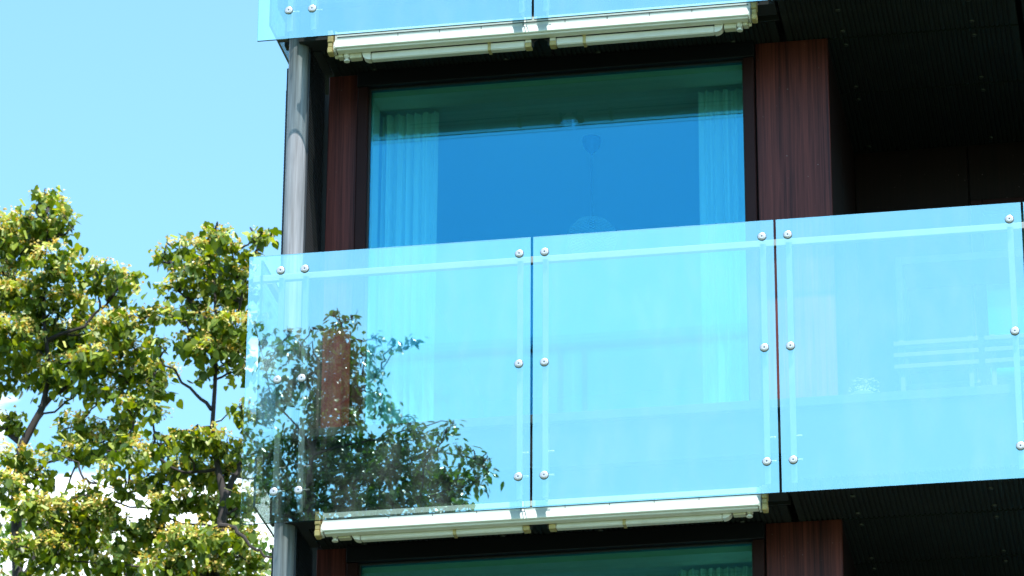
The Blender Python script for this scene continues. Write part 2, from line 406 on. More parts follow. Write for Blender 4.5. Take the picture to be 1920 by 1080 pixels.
def level_wall(L):
    z0, z1 = L+.51, L+FL+SOF-.001
    if L > 1: return
    # piers
    MB().box(-1.262, -1.098, WY, WY+.03, z0, z1, .002).build('wood_panel', M['wood'], B)
    MB().box(1.120, 1.515, WY, WY+.03, z0, z1, .002).build('wood_panel', M['wood'], B)
    MB().box(1.485, 1.512, WY+.032, 1.36, z0, z1, .002).build('wood_panel', M['wood_shaded'], B)
    MB().box(1.485, 1.512, 1.366, 2.098, z0, z1, .002).build('wood_panel', M['wood_shaded'], B)
    MB().box(-1.485, -1.27, WY+.05, 6.0, L+.0, L+FL, 0).build('end_wall', M['render_wall'], B)
    MB().box(-1.262, -1.04, WY+.032, WY+.20, z0, z1).build('pier_core', M['void'], B)
    MB().box(1.07, 1.484, WY+.032, WY+.20, z0, z1).build('pier_core', M['void'], B)
    # window: head, frame, pane, lining
    w = put('window', MB().box(-1.094, 1.116, 0.600, 0.685, z1-.093, z1-.002, .003).mesh('window_head', M['frame_dark']), B)
    MB().box(-1.092, -1.032, 0.607, 0.680, z0, z1-.095, .004).build('side_frame', M['frame'], w)
    MB().box(1.054, 1.112, 0.607, 0.680, z0, z1-.095, .004).build('side_frame', M['frame'], w)
    MB().box(-1.03, 1.052, 0.625, 0.680, z0, z0+.07, .004).build('sill', M['frame_dark'], w)
    b = MB(); zt = z1-.096
    b.box(-1.031, -1.022, 0.635, 0.675, z0+.07, zt); b.box(1.046, 1.053, 0.635, 0.675, z0+.07, zt); b.box(-1.022, 1.046, 0.635, 0.675, zt-.006, zt)
    b.build('gasket', M['gasket'], w)
    b = MB(); pane(b, -1.021, 1.045, .650, z0+.071, zt-.007); b.build('window_pane', M['wglass'], w)
    b = MB(); b.box(-1.04, 1.065, 0.687, 0.845, zt-.034, zt+.02); b.box(-1.04, -1.016, 0.687, 0.845, z0, zt-.036); b.box(1.04, 1.065, 0.687, 0.845, z0, zt-.036)
    b.build('window_lining', M['white'], w)
    # room
    b = MB(); b.box(-1.26, 1.48, .850, 5.2, zt+.0, zt+.03); b.build('room_ceiling', M['ceil'], B)
    b = MB(); b.box(-1.26, -1.24, .850, 5.2, z0, zt); b.box(1.46, 1.48, .850, 5.2, z0, zt); b.box(-1.24, 1.46, 5.18, 5.2, z0, zt)
    b.build('room_wall', M['room'], B)
    b = MB(); b.box(-1.26, 1.48, .70, 5.2, L+.496, z0+.004); b.build('room_floor', M['floor'], B)
    # loggia rear wall with panels and a glazed door
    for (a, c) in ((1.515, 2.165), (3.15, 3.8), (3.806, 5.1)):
        MB().box(a, c-.006, 2.10, 2.13, z0, z1, .002).build('wood_panel', M['wood_shaded'], B)
    MB().box(2.167, 3.146, 2.10, 2.13, z1-.35, z1, .002).build('wood_panel', M['wood_shaded'], B)
    MB().box(1.485, 2.16, 2.132, 2.16, z0, z1+.2).box(3.15, 5.1, 2.132, 2.16, z0, z1+.2).box(2.161, 3.149, 2.132, 2.16, z1-.35, z1+.2).box(1.44, 1.484, WY+.2, 2.16, z0, z1+.2).build('wall_core', M['void'], B)
    d = put('door', MB().box(2.168, 2.235, 2.085, 2.15, z0, z1-.354, .004).box(3.08, 3.145, 2.085, 2.15, z0, z1-.354, .004)
            .box(2.236, 3.079, 2.085, 2.15, z1-.42, z1-.354, .004).box(2.236, 3.079, 2.085, 2.15, z0, z0+.12, .004).mesh('door_frame', M['frame']), B)
    b = MB(); pane(b, 2.237, 3.078, 2.11, z0+.121, z1-.421); b.build('door_pane', M['wglass'], d)
    b = MB(); b.box(1.5, 5.1, 5.18, 5.2, z0, z1); b.box(1.5, 5.1, 2.2, 5.18, z1-.01, z1); b.build('room_wall', M['room'], B)

for L in (-FL, 0): level_wall(L)
for L in (0, FL): level_soffit(L); level_slab(L)
level_soffit(-FL); level_slab(-FL)
MB().box(-1.485, 5.1, WY, 6.0, FL+.52, FL+5.5).build('upper_wall', M['render_wall'], B)
MB().box(-1.485, 5.1, WY, 6.0, GZ, -FL-.01).build('lower_wall', M['render_wall'], B)
# outer edge sheet of the end wall, seen edge-on beyond the column
for L in (-FL, 0):
    b = MB(); z = L+.40
    while z < L+FL-.16:
        b.box(-1.4235, -1.412, .30, WY+.04, z, z+.017); z += .021
    b.box(-1.422, -1.414, .302, WY+.04, L+.38, L+FL-.02)
    b.build('edge_sheet', M['mesh'], B)
# steel column
col_pts = [(-1.345, .26, z) for z in (GZ, -3, -.2, 0.0, .2, 2.85)]
c = MB(); c.tube(col_pts[:1]+[(-1.345,.26,-6)]+[(-1.345,.26,8.5)], .0565, 40); c.build('steel_column', M['steel'], B, smooth=True)
for z in (.60-.02, 3.38):
    pass
# expanded-metal screen between column and pier
def screen(L):
    b = MB(); x = -1.288; y0, y1 = .262, WY-.004; z0, z1 = L+.515, L+FL+SOF-.01
    p, w, t = .021, .0045, .0035
    for sgn in (1, -1):
        c0 = z0-(y1-y0) if sgn > 0 else z0
        c1 = z1 if sgn > 0 else z1+(y1-y0)
        k = c0
        while k < c1:
            # line z = k + sgn*(y-y0)
            ya, yb = y0, y1
            za, zb = k, k+sgn*(y1-y0)
            if sgn > 0:
                if za < z0: ya = y0+(z0-k); za = z0
                if zb > z1: yb = y0+(z1-k); zb = z1
            else:
                if za > z1: ya = y0+(k-z1); za = z1
                if zb < z0: yb = y0+(k-z0); zb = z0
            if yb-ya > .004:
                d = t if sgn > 0 else -t*.2
                n = len(b.v); h = w/2
                for (yy, zz) in ((ya, za), (yb, zb)):
                    b.v += [(x+d, yy, zz-h), (x+d+t, yy, zz-h), (x+d+t, yy, zz+h), (x+d, yy, zz+h)]
                b.f += [(n,n+1,n+5,n+4),(n+1,n+2,n+6,n+5),(n+2,n+3,n+7,n+6),(n+3,n,n+4,n+7)]; b.m += [0]*4
            k += p
    b.box(x-.004, x+.008, y0-.012, y0, z0, z1)
    b.build('mesh_screen', M['mesh'], B, kind='stuff')
screen(-FL); screen(0)

# ------------------------------------------------------------------ glass balustrades
fast_mesh = MB().disc_y([(.0001,-.013),(.0045,-.013),(.0048,-.0165),(.0125,-.0165),(.0132,-.0150),(.0140,-.0165),(.0195,-.0145),(.0215,-.0105),(.0215,-.0062),(.012,-.0062),(.012,.02)], 24).mesh('fastener', M['steel_pale'], True)
dot_mesh = MB().disc_y([(.0001,-.0150),(.0030,-.0150),(.0032,-.0132)], 10).mesh('socket', M['gasket'])
ring_mesh = MB().disc_y([(.0215,-.0066),(.0238,-.0066),(.0238,-.0061),(.0215,-.0061)], 24).mesh('outline_ring', M['gasket'])  # dark ring added to draw an outline round each fastener
def glass_panel(x0, x1, z0, z1, par):
    b = MB(); y0, y1 = -.006, .006
    n = 0
    b.v = [(x0,y0,z0),(x1,y0,z0),(x1,y1,z0),(x0,y1,z0),(x0,y0,z1),(x1,y0,z1),(x1,y1,z1),(x0,y1,z1)]
    b.f = [(0,3,2,1),(4,5,6,7),(0,1,5,4),(1,2,6,5),(2,3,7,6),(3,0,4,7)]; b.m = [1,1,0,1,2,1]
    return b.build('glass_panel', [M['glass'], M['green_edge'], M['glass_back']], par)
def balustrade(L, label):
    o = thing('glass_balustrade', label, 'glass balustrade', (0, 0, L), 'glass balustrades on the balcony fronts')
    xs = [(XL, -.0065), (.0065, GW-.0065), (GW+.0065, 2*GW-.0065), (2*GW+.0065, 3*GW-.0065), (3*GW+.0065, 5.09)]
    for a, b_ in xs: glass_panel(a, b_, 0, GH, o)
    fx = [-1.345, -1.215]
    fx += [-.067, .067, GW-.067, GW+.067, 2*GW-.067, 2*GW+.067, 3*GW-.067, 3*GW+.067, 5.02]
    for x in fx:
        p = MB(); p.box(x-.006, x+.006, .034, .085, .06, GH-.115, .002); p.box(x-.0155, x+.0155, .026, .033, .06, GH-.118, .0015)
        p.box(x-.006, x+.006, .086, .118, .12, .44)
        po = p.build('post', M['post'], o)
        for zz in (.20, .33):
            MB().tube([(x+.007, .07, zz), (x+.040, .07, zz)], .0055, 8).build('bolt', M['steel_pale'], po, smooth=True)
        for k in range(3):
            f = put('fastener', fast_mesh, o, (x, 0, GH-.092-.625*k))
            put('socket', dot_mesh, f); put('outline_ring', ring_mesh, f)
    MB().box(XL+.005, 5.05, .060, .086, 1.392, 1.432, .004).build('handrail', M['post'], o)
    b = MB(); b.box(-1.33, -1.23, .04, .07, .66, .685, .002); b.build('cross_bar', M['post'], o)
    # side return glass
    b = MB(); b.v = [(-1.466,.045,.115),(-1.454,.045,.115),(-1.454,.62,.115),(-1.466,.62,.115),(-1.466,.045,GH),(-1.454,.045,GH),(-1.454,.62,GH),(-1.466,.62,GH)]
    b.f = [(0,3,2,1),(4,5,6,7),(0,1,5,4),(1,2,6,5),(2,3,7,6),(3,0,4,7)]; b.m = [1,1,1,2,1,0]
    b.build('side_glass', [M['glass'], M['green_edge'], M['glass_back']], o, label='narrow return pane at the balcony end')
    MB().box(-1.448, -1.415, .10, .60, 1.392, 1.432, .004).build('side_rail', M['post'], o)
    if L > 1: MB().box(-1.435, -1.375, .10, .13, .05, .075, .003).build('foot_block', M['gasket'], o)
    return o
balustrade(0, 'middle balcony glass balustrade reflecting sky and a leafy tree')
balustrade(FL, 'upper balcony glass balustrade cut off by the top edge of the picture')

# ------------------------------------------------------------------ folding-arm awnings
def awning(L, label, straps):
    o = thing('folding_arm_awning', label, 'awning', (0, .09, L+.012), 'folded awnings under the balconies')
    low = L < 1
    xa, xb = -1.112, 1.146
    prof = [(.080,.085),(.060,.085),(.062,.034),(.056,.030),(.046,.016),(.036,.000),(.029,-.014),(.027,-.022),(.031,-.026),(.080,-.026)]
    c_ = MB().extrude_x(prof, xa, xb); cas = c_.build('cassette', M['awn'], o, smooth=True)
    MB().box(xa+.003, xb-.003, .0575, .0605, .052, .055).build('seam', M['gasket'], cas)
    for x in [xa+.34+.23*q for q in range(8)]: MB().box(x, x+.0022, .0578, .0605, .0345, .0515).build('drip_mark', M['gasket'], cas)
    lp = MB().extrude_x([(.079,-.0265),(.040,-.0265),(.038,-.029),(.040,-.037),(.046,-.040),(.079,-.040)], xa+.008, xb-.004)
    lp.build('bottom_lip', M['awn_arm'], o, smooth=True)
    for s, x in ((-1, xa), (1, xb)):
        MB().extrude_x([(.082,.088),(.055,.088),(.054,.034),(.034,.006),(.023,-.016),(.024,-.030),(.040,-.044),(.082,-.044)], x-.007 if s < 0 else x+.0005, x-.0005 if s < 0 else x+.010).build('end_cap', M['awn_arm'], o)
    MB().box(xa-.02, xb+.03, .115, .150, .010, .045, .003).build('square_bar', M['awn_arm'], o)
    for s, x in ((-1, xa-.030), (1, xb+.030)):
        b = MB(); b.box(x-.014, x+.014, .030, .088, -.050, -.016, .004); b.box(x-.012, x+.012, .034, .088, -.0145, .012, .003); b.box(x-.014, x+.014, .030, .088, .0135, .085, .004)
        b.build('wall_bracket', M['tan'], o)
        MB().box(min(x, x-s*.02), max(x, x-s*.02), .06, .11, -.035, .025, .003).build('bracket_pin', M['awn_arm'], o)
    za, zb = (-.064, -.024) if low else (-.083, -.040)
    for s in (-1, 1):
        x_out = -.925 if s < 0 else .955
        x_in = -.075 if s < 0 else .095
        X = lambda a, b_: (min(a, b_), max(a, b_))
        a0, a1 = X(x_out, x_in)
        ar = MB().box(a0, a1, .085, .130, za, zb, .006).build('arm', M['awn_arm'], o)
        # outer rounded elbow
        e0 = x_out - (.0 if s < 0 else 0)
        pts = []
        for k in range(7):
            t = math.pi/2*k/6
            pts.append((s*(.040*math.sin(t)) + s*.006, za + .034*(1-math.cos(t))))
        poly = [(x_out+s*.001, za)] + [(x_out+p[0], p[1]) for p in pts] + [(x_out+s*.050, zb+.002), (x_out+s*.001, zb+.002)]
        b = MB(); n = len(poly)
        for y in (.083, .132): b.v += [(px, y, pz) for px, pz in poly]
        for k in range(n): b.f.append((k, (k+1) % n, n+(k+1) % n, n+k)); b.m.append(0)
        b.f.append(tuple(range(n))); b.f.append(tuple(range(2*n-1, n-1, -1))); b.m += [0, 0]
        b.build('elbow', M['awn_arm'], ar)
        # inner end cap, tan below
        c0, c1 = X(x_in-s*.001, x_in-s*.034)
        MB().box(c0, c1, .082, .132, za+.026, zb+.003, .003).build('inner_cap', M['awn_arm'], ar)
        MB().box(c0-.001, c1+.001, .081, .133, za-.002, za+.025, .003).build('cap_foot', M['tan'], ar)
        MB().tube([(x_in-s*.036, .105, za+.01), (x_in-s*.036, .105, zb+.012)], .012, 12).tube([(x_in-s*.036, .105, zb-.01), (x_in-s*.066, .105, zb+.010)], .006, 8).build('hinge', M['gasket'], ar, smooth=True)
        # shoulder block and knuckle
        k0, k1 = X(x_out+s*.052, x_out+s*.118)
        MB().box(k0, k1, .083, .130, za+.016, zb+.012, .004).build('shoulder', M['awn_cream'], ar)
        k0, k1 = X(x_out+s*.119, x_out+s*.152)
        MB().box(k0, k1, .078, .132, za+.022, zb+.020, .008).tube([((k0+k1)/2, .10, za+.022), ((k0+k1)/2, .10, za+.012)], .010, 12).tube([((k0+k1)/2, .10, za+.0118), ((k0+k1)/2, .10, za+.004)], .0165, 14).build('knuckle', M['awn_arm'], ar, smooth=False)
        if not low:
            k0, k1 = X(x_out+s*.154, x_out+s*.183)
            MB().box(k0, k1, .080, .13, zb-.016, zb+.020, .004).tube([(x_out+s*.185, .10, zb-.006), (x_out+s*.200, .10, zb-.006)], [.0125, .010], 12).build('pivot', M['awn_cream'], ar)
        xs = straps[0] if s < 0 else straps[1]
        MB().extrude_x([(.080,zb+.014),(.078,za+.010),(.082,za-.004),(.134,za-.004),(.136,zb+.014)], xs-.008, xs+.008).box(xs-.015, xs+.015, .078, .136, zb+.004, zb+.013, .002).build('strap', M['tan'], ar)
        MB().box(a0+.03, a1-.02, .09, .125, zb+.002, zb+.008).build('fabric_edge', M['gasket'], ar)
awning(0, 'folded white awning below the middle balcony, seen under its glass', (-.43, .45))
awning(FL, 'folded white awning above the big window, with tan end brackets', (-.27, .25))

# ------------------------------------------------------------------ curtains
def curtain(name_label, x0, x1, y, z0, z1, n, seed, amp=.032):
    rnd = random.Random(seed); b = MB(); nx = n*14; nz = 14
    ph = [rnd.uniform(0, 6.28) for _ in range(4)]
    for j in range(nz+1):
        t = j/nz; z = z1+(z0-z1)*t
        for i in range(nx+1):
            u = i/nx; a = u*n*2*math.pi
            wob = .35*math.sin(u*9+ph[0])+.25*math.sin(u*17+ph[1]+t*1.2)
            yy = y + amp*(.55+.6*t)*(math.sin(a+wob*1.6+.5*math.sin(t*2.2+ph[2])) + .4*math.sin(2.3*a+ph[3])*(1-.5*t))
            xx = x0+(x1-x0)*u + .006*math.sin(a*.5+t*3+ph[1])*t
            b.v.append((xx, yy, z))
    for j in range(nz):
        for i in range(nx):
            k = j*(nx+1)+i; b.f.append((k, k+1, k+nx+2, k+nx+1)); b.m.append(0)
    o = b.build('curtain', M['curtain'], smooth=True)
    o['label'] = name_label; o['category'] = 'curtain'; o['group'] = 'sheer curtains behind the windows'
zc0, zc1 = .52, FL+SOF-.133
curtain('sheer pleated curtain at the left side of the big window', -1.014, -.695, .910, zc0, zc1, 6, 3)
curtain('sheer pleated curtain at the right side of the big window', .770, 1.045, .910, zc0, zc1, 5, 5)
curtain('curtain at the right side of the lower window, under the balcony', .62, 1.045, .910, zc0-FL, zc1-FL, 9, 8)

# ------------------------------------------------------------------ pendant lamp
lx, ly, zt = .084, 1.45, FL+SOF-.099
o = thing('pendant_lamp', 'pendant lamp with dark cone canopy and woven lattice shade behind the big window', 'lamp', (lx, ly, 0))
MB().lathe([(.0001,zt),(.052,zt),(.054,zt-.006),(.055,zt-.02),(.050,zt-.042),(.036,zt-.068),(.020,zt-.084),(.008,zt-.094),(.006,zt-.104),(.0001,zt-.105)], 24).build('canopy', M['lamp_dark'], o, smooth=True)
MB().tube([(0,0,zt-.104),(0,0,2.27)], .0028, 8).build('cord', M['lamp_dark'], o)
b = MB()
def shp(t): return .142*math.sin(math.pi*(.16+.56*t))**.75, 2.262-.17*t
for s in (1, -1):
    for k in range(30):
        pts = []
        for j in range(15):
            t = j/14; r_, z_ = shp(t); a = 2*math.pi*k/30 + s*t*2.0
            pts.append((r_*math.cos(a), r_*math.sin(a), z_))
        b.tube(pts, .0014, 4, cap=False)
b.lathe([(shp(0)[0]-.002,shp(0)[1]),(shp(0)[0]+.002,shp(0)[1]+.002)],24)
b.build('lattice_shade', M['wire'], o)
MB().lathe([(.0001,2.27),(.018,2.27),(.018,2.23),(.0001,2.225)], 16).build('lamp_holder', M['lamp_dark'], o, smooth=True)

# ------------------------------------------------------------------ things on the balcony
def bench(x0, loc_label):
    o = thing('slatted_chair', loc_label, 'chair', (x0, .42, .51), 'white slatted chairs on the loggia')
    w = .44
    for k in range(3):
        MB().box(0, w, .0, .018, .30+.065*k, .30+.065*k+.026, .003).build('back_slat', M['chairm'], o)
    for k in range(5):
        MB().box(0, w, .05+.08*k, .05+.08*k+.06, .215, .233, .003).build('seat_slat', M['chairm'], o)
    for x in (.03, w-.055):
        MB().box(x, x+.026, .019, .045, 0, .47, .003).build('leg', M['chairm'], o)
        MB().box(x, x+.026, .42, .446, 0, .214, .003).build('leg', M['chairm'], o)
bench(1.83, 'white slatted chair on the loggia, nearer to the wood pier')
bench(2.30, 'white slatted chair on the loggia, nearer to the right edge')
# tall shelf rack seen behind the right pane
o = thing('shelf_rack', 'tall open rack with pale shelves at the loggia rear', 'rack', (1.80, 1.1, .51))
for x in (0, 1.4): 
    for y in (0, .3): MB().box(x, x+.04, y, y+.04, 0, 1.25, .003).build('upright', M['rackm'], o)
for z in (.42, .70, 1.20): MB().box(.042, 1.398, .0, .34, z, z+.045, .003).build('shelf', M['rackm'], o)
# small plant with white flowers
o = thing('flower_pot', 'white flowering plant on the balcony floor beside the chairs', 'plant', (1.68, .27, .51))
MB().lathe([(.0001,0),(.045,0),(.06,.10),(.065,.105),(.055,.11),(.0001,.10)], 16).build('pot', M['white'], o, smooth=True)
b = MB(); rnd = random.Random(4)
for k in range(70):
    a = rnd.uniform(0, 6.28); r_ = rnd.uniform(0, .085); z_ = .13+rnd.uniform(0, .07)-r_*.2
    cx, cy = r_*math.cos(a), r_*math.sin(a)*.6
    for q in range(4):
        t = q*math.pi/2+a; n = len(b.v); s_ = .009
        b.v += [(cx,cy,z_),(cx+s_*math.cos(t),cy+s_*math.sin(t),z_+.004),(cx+s_*1.3*math.cos(t+.5),cy+s_*1.3*math.sin(t+.5),z_+.002)]; b.f.append((n,n+1,n+2)); b.m.append(0)
b.build('flowers', M['petal'], o, kind='stuff')
b = MB()
for k in range(14):
    a = rnd.uniform(0, 6.28); b.tube([(0,0,.10),(.04*math.cos(a),.03*math.sin(a),.14),(.07*math.cos(a),.05*math.sin(a),.16)], .002, 4)
b.build('stems', M['leaf_refl'], o)
# ------------------------------------------------------------------ trees
def at(u, v, Y):
    """point of the plane y = Y on the line of sight of photo pixel (u, v); used as a survey of where each bough stands"""
    d = fw + r2*((u-960)/FPX) - u2*((v-540)/FPX)
    return CAM + d*((Y-CAM.y)/d.y)

HEART = [(0,0,0), (.24,-.10,.03), (.47,.12,.07), (.44,.45,.06), (.20,.80,.02), (0,1.05,-.05), (-.20,.80,.02), (-.44,.45,.06), (-.47,.12,.07), (-.24,-.10,.03)]
HEART_F = [(0,1,2,3,4,5), (0,5,6,7,8,9)]
OVATE = [(0,0,0), (.20,.22,.06), (.27,.48,.07), (.16,.80,.04), (0,1.12,-.06), (-.16,.80,.04), (-.27,.48,.07), (-.20,.22,.06)]
OVATE_F = [(0,1,2,3,4), (0,4,5,6,7)]

def frames(n, rng, droop, spread):
    """random leaf frames: the blade hangs outwards and down"""
    az = rng.uniform(0, 2*np.pi, n); dr = np.radians(rng.normal(droop, spread, n)); roll = rng.normal(0, .55, n)
    d = np.stack([np.cos(az)*np.cos(dr), np.sin(az)*np.cos(dr), -np.sin(dr)], 1)
    s = np.stack([-np.sin(az), np.cos(az), np.zeros(n)], 1)
    nn = np.cross(s, d)
    nn *= np.sign(nn[:, 2:3]+1e-6)
    s = np.cross(d, nn)
    c, q = np.cos(roll)[:, None], np.sin(roll)[:, None]
    s2 = s*c + nn*q; n2 = nn*c - s*q
    return s2, d, n2
def leaf_cloud(name, shape, faces, P, F, size, material, parent, kind='stuff'):
    s, d, n = F; sh = np.array(shape)
    V = (P[:, None, :] + size[:, None, None]*(sh[None, :, 0:1]*s[:, None, :] + sh[None, :, 1:2]*d[:, None, :] + sh[None, :, 2:3]*n[:, None, :])).reshape(-1, 3)
    k = len(sh); cnt = len(P); nf = len(faces); fl = len(faces[0])
    idx = (np.arange(cnt)[:, None, None]*k + np.array(faces)[None]).reshape(-1)
    me = bpy.data.meshes.new(name); me.vertices.add(len(V)); me.vertices.foreach_set('co', V.ravel())
    me.loops.add(len(idx)); me.loops.foreach_set('vertex_index', idx.astype(np.int32))
    me.polygons.add(cnt*nf); me.polygons.foreach_set('loop_start', np.arange(cnt*nf, dtype=np.int32)*fl)
    me.polygons.foreach_set('loop_total', np.full(cnt*nf, fl, dtype=np.int32))
    me.materials.append(material); me.update(calc_edges=True)
    return put(name, me, parent, kind=kind)

def lobe_points(lobes, dens, rng, flat=.8):
    """points in soft ellipsoids (centre, radius), grouped in sprays so that the mass breaks into clumps"""
    out = []; org = []
    for c, r in lobes:
        ns = max(3, int(dens*r*r*1.0/(.13*.13)))
        v = rng.normal(size=(ns, 3)); v /= np.linalg.norm(v, axis=1)[:, None]
        rr = r*rng.uniform(.25, 1.0, ns)**.6
        sc = np.array(c) + v*rr[:, None]*np.array([1, 1.1, flat])
        for q in sc:
            m = rng.integers(5, 10)
            out.append(q + rng.normal(scale=[.055, .055, .035], size=(m, 3))); org.append(q)
    return np.concatenate(out), np.array(org)

def limb(mb, pts, r0, r1, n=7, wob=.0, rnd=random):
    P_ = []
    if hasattr(r0, '__len__'):
        m = len(pts)-1
        mb.tube([Vector(p)+Vector((rnd.uniform(-wob, wob), rnd.uniform(-wob, wob), 0)) for p in pts], r0, n); return
    pts = [Vector(p) for p in pts]
    for i in range(len(pts)-1):
        for k in range(3):
            t = k/3; p = pts[i].lerp(pts[i+1], t)
            if wob and (i or k): p += Vector((rnd.uniform(-wob, wob), rnd.uniform(-wob, wob), rnd.uniform(-wob, wob)))
            P_.append(p)
    P_.append(pts[-1])
    m = len(P_)-1
    mb.tube(P_, [r0+(r1-r0)*(i/m)**.8 for i in range(m+1)], n)

def tree(name, label, group, base, trunk, branches, lobes, mats, leaf, shape, faces, dens, seed, droop=48, blossoms=None, leaf_parts=260, mirror=False, sizes=(.6, 1.25), anchor_r=.012):
    rng = np.random.default_rng(seed); rnd = random.Random(seed)
    o = thing(name, label, 'tree', base, group)
    off = Vector(base)
    def loc(p): return Vector(p)-off
    mb = MB(); limb(mb, [loc(p) for p in trunk[0]], trunk[1], trunk[2], 10, .02, rnd); mb.build('trunk', M['bark'], o, smooth=True)
    nodes = []
    for pts, ra, rb in [(trunk[0], 0, 0)] + branches:
        for i in range(len(pts)-1):
            for t in (0, .25, .5, .75, 1): nodes.append(Vector(pts[i]).lerp(Vector(pts[i+1]), t))
    for pts, ra, rb in branches:
        mb = MB(); limb(mb, [loc(p) for p in pts], ra, rb, 7, .025, rnd); mb.build('branch', M['bark'], o, smooth=True)
    # connecting boughs and twigs
    mb = MB()
    for c, r in sorted(lobes, key=lambda q: min((Vector(q[0])-n).length for n in nodes)):
        c = Vector(c); n = min((q for q in nodes), key=lambda q: (q-c).length + max(0, q.z-c.z+.1)*1.5)
        mid = n.lerp(c, .5)+Vector((rnd.uniform(-.1,.1), rnd.uniform(-.1,.1), rnd.uniform(-.02,.12)))
        limb(mb, [loc(n), loc(mid), loc(c)], anchor_r, .005, 5, .02, rnd); nodes.append(c); nodes.append(mid)
        for k in range(5):
            v = Vector((rnd.gauss(0,1), rnd.gauss(0,1), rnd.gauss(.2,.8))).normalized()*r*rnd.uniform(.6,.95)
            limb(mb, [loc(c), loc(c+v*.5+Vector((0,0,.03))), loc(c+v)], .005, .002, 4, .01, rnd)
    mb.build('twigs', M['bark'], o, kind='stuff')
    P_, org = lobe_points(lobes, dens, rng); print(name, 'leaves', len(P_))
    F_ = frames(len(P_), rng, droop, 22); size = leaf*rng.uniform(*sizes, len(P_))
    Pl = P_ - np.array(off)
    # the leaves that show largest are parts of their own
    cam_d = np.linalg.norm(P_ - np.array([CAM.x, (-CAM.y if mirror else CAM.y), CAM.z]) if not mirror else P_ - np.array([CAM.x, 1.0, 1.0]), axis=1) - size*18
    order = np.argsort(cam_d); top = order[:leaf_parts*4:4] if leaf_parts else []
    if leaf_parts:
        me = bpy.data.meshes.new('leaf'); me.from_pydata([tuple(q) for q in shape], [], faces); me.materials.append(mats[0])
        for i in top:
            lo = bpy.data.objects.new('leaf', me); COL.objects.link(lo); lo.parent = o
            s, d, n = F_[0][i], F_[1][i], F_[2][i]; z = size[i]
            lo.matrix_local = Matrix(((s[0]*z, d[0]*z, n[0]*z, Pl[i][0]), (s[1]*z, d[1]*z, n[1]*z, Pl[i][1]), (s[2]*z, d[2]*z, n[2]*z, Pl[i][2]), (0,0,0,1)))
    keep = np.ones(len(P_), bool); keep[list(top)] = False
    leaf_cloud('foliage', shape, faces, Pl[keep], tuple(a[keep] for a in F_), size[keep], mats[0], o)
    if blossoms:
        # hanging flower clusters on the outer and upper side of the sprays
        cs = []
        for c, r in lobes:
            n = max(2, int(blossoms*r*r/(.1*.1)))
            v = rng.normal(size=(n, 3)); v[:, 2] = np.abs(v[:, 2])*.8+.1; v[:, 1] -= .5; v /= np.linalg.norm(v, axis=1)[:, None]
            cs.append(np.array(c) + v*r*rng.uniform(.7, 1.12, (n, 1))*np.array([1, 1.1, .85]))
        cs = np.concatenate(cs)
        reps = 11
        bp = np.repeat(cs, reps, 0) + rng.normal(scale=[.030, .030, .022], size=(len(cs)*reps, 3)) - np.array(off)
        tri = [(0,0,0), (.5,.3,.1), (.1,.9,-.1), (-.5,.4,.2)]
        leaf_cloud('blossoms', tri, [(0,1,2,3)], bp, frames(len(bp), rng, 10, 50), (.026)*rng.uniform(.6, 1.3, len(bp)), mats[1], o)
        br = np.repeat(cs, 3, 0) + rng.normal(scale=[.035, .035, .02], size=(len(cs)*3, 3)) - np.array(off)
        strip = [(-.12,0,0), (.12,0,0), (.15,1,.08), (-.15,1,.08)]
        leaf_cloud('bracts', strip, [(0,1,2,3)], br, frames(len(br), rng, 30, 35), .075*rng.uniform(.7, 1.2, len(br)), mats[2], o)
    return o

PX = 1/240.0
def lob(lst, Y, seed, dj=.35):
    rnd = random.Random(seed); res = []
    for u, v, r in lst:
        y = Y + rnd.uniform(-dj, dj)
        res.append((tuple(at(u, v, y)), r*PX*(y-CAM.y)/31.0))
    return res
def fill(c, rad, n, r, seed, zmax=None, xmax=None):
    rnd = random.Random(seed); res = []
    while len(res) < n:
        q = [rnd.uniform(-1, 1) for _ in range(3)]
        if sum(a*a for a in q) > 1: continue
        p = [c[i]+q[i]*rad[i] for i in range(3)]
        if zmax is not None and p[2] > zmax: continue
        if xmax is not None and p[0] > xmax: continue
        res.append((tuple(p), r*rnd.uniform(.7, 1.2)))
    return res
def path(lst, Y): return [tuple(at(u, v, Y)) for u, v in lst]

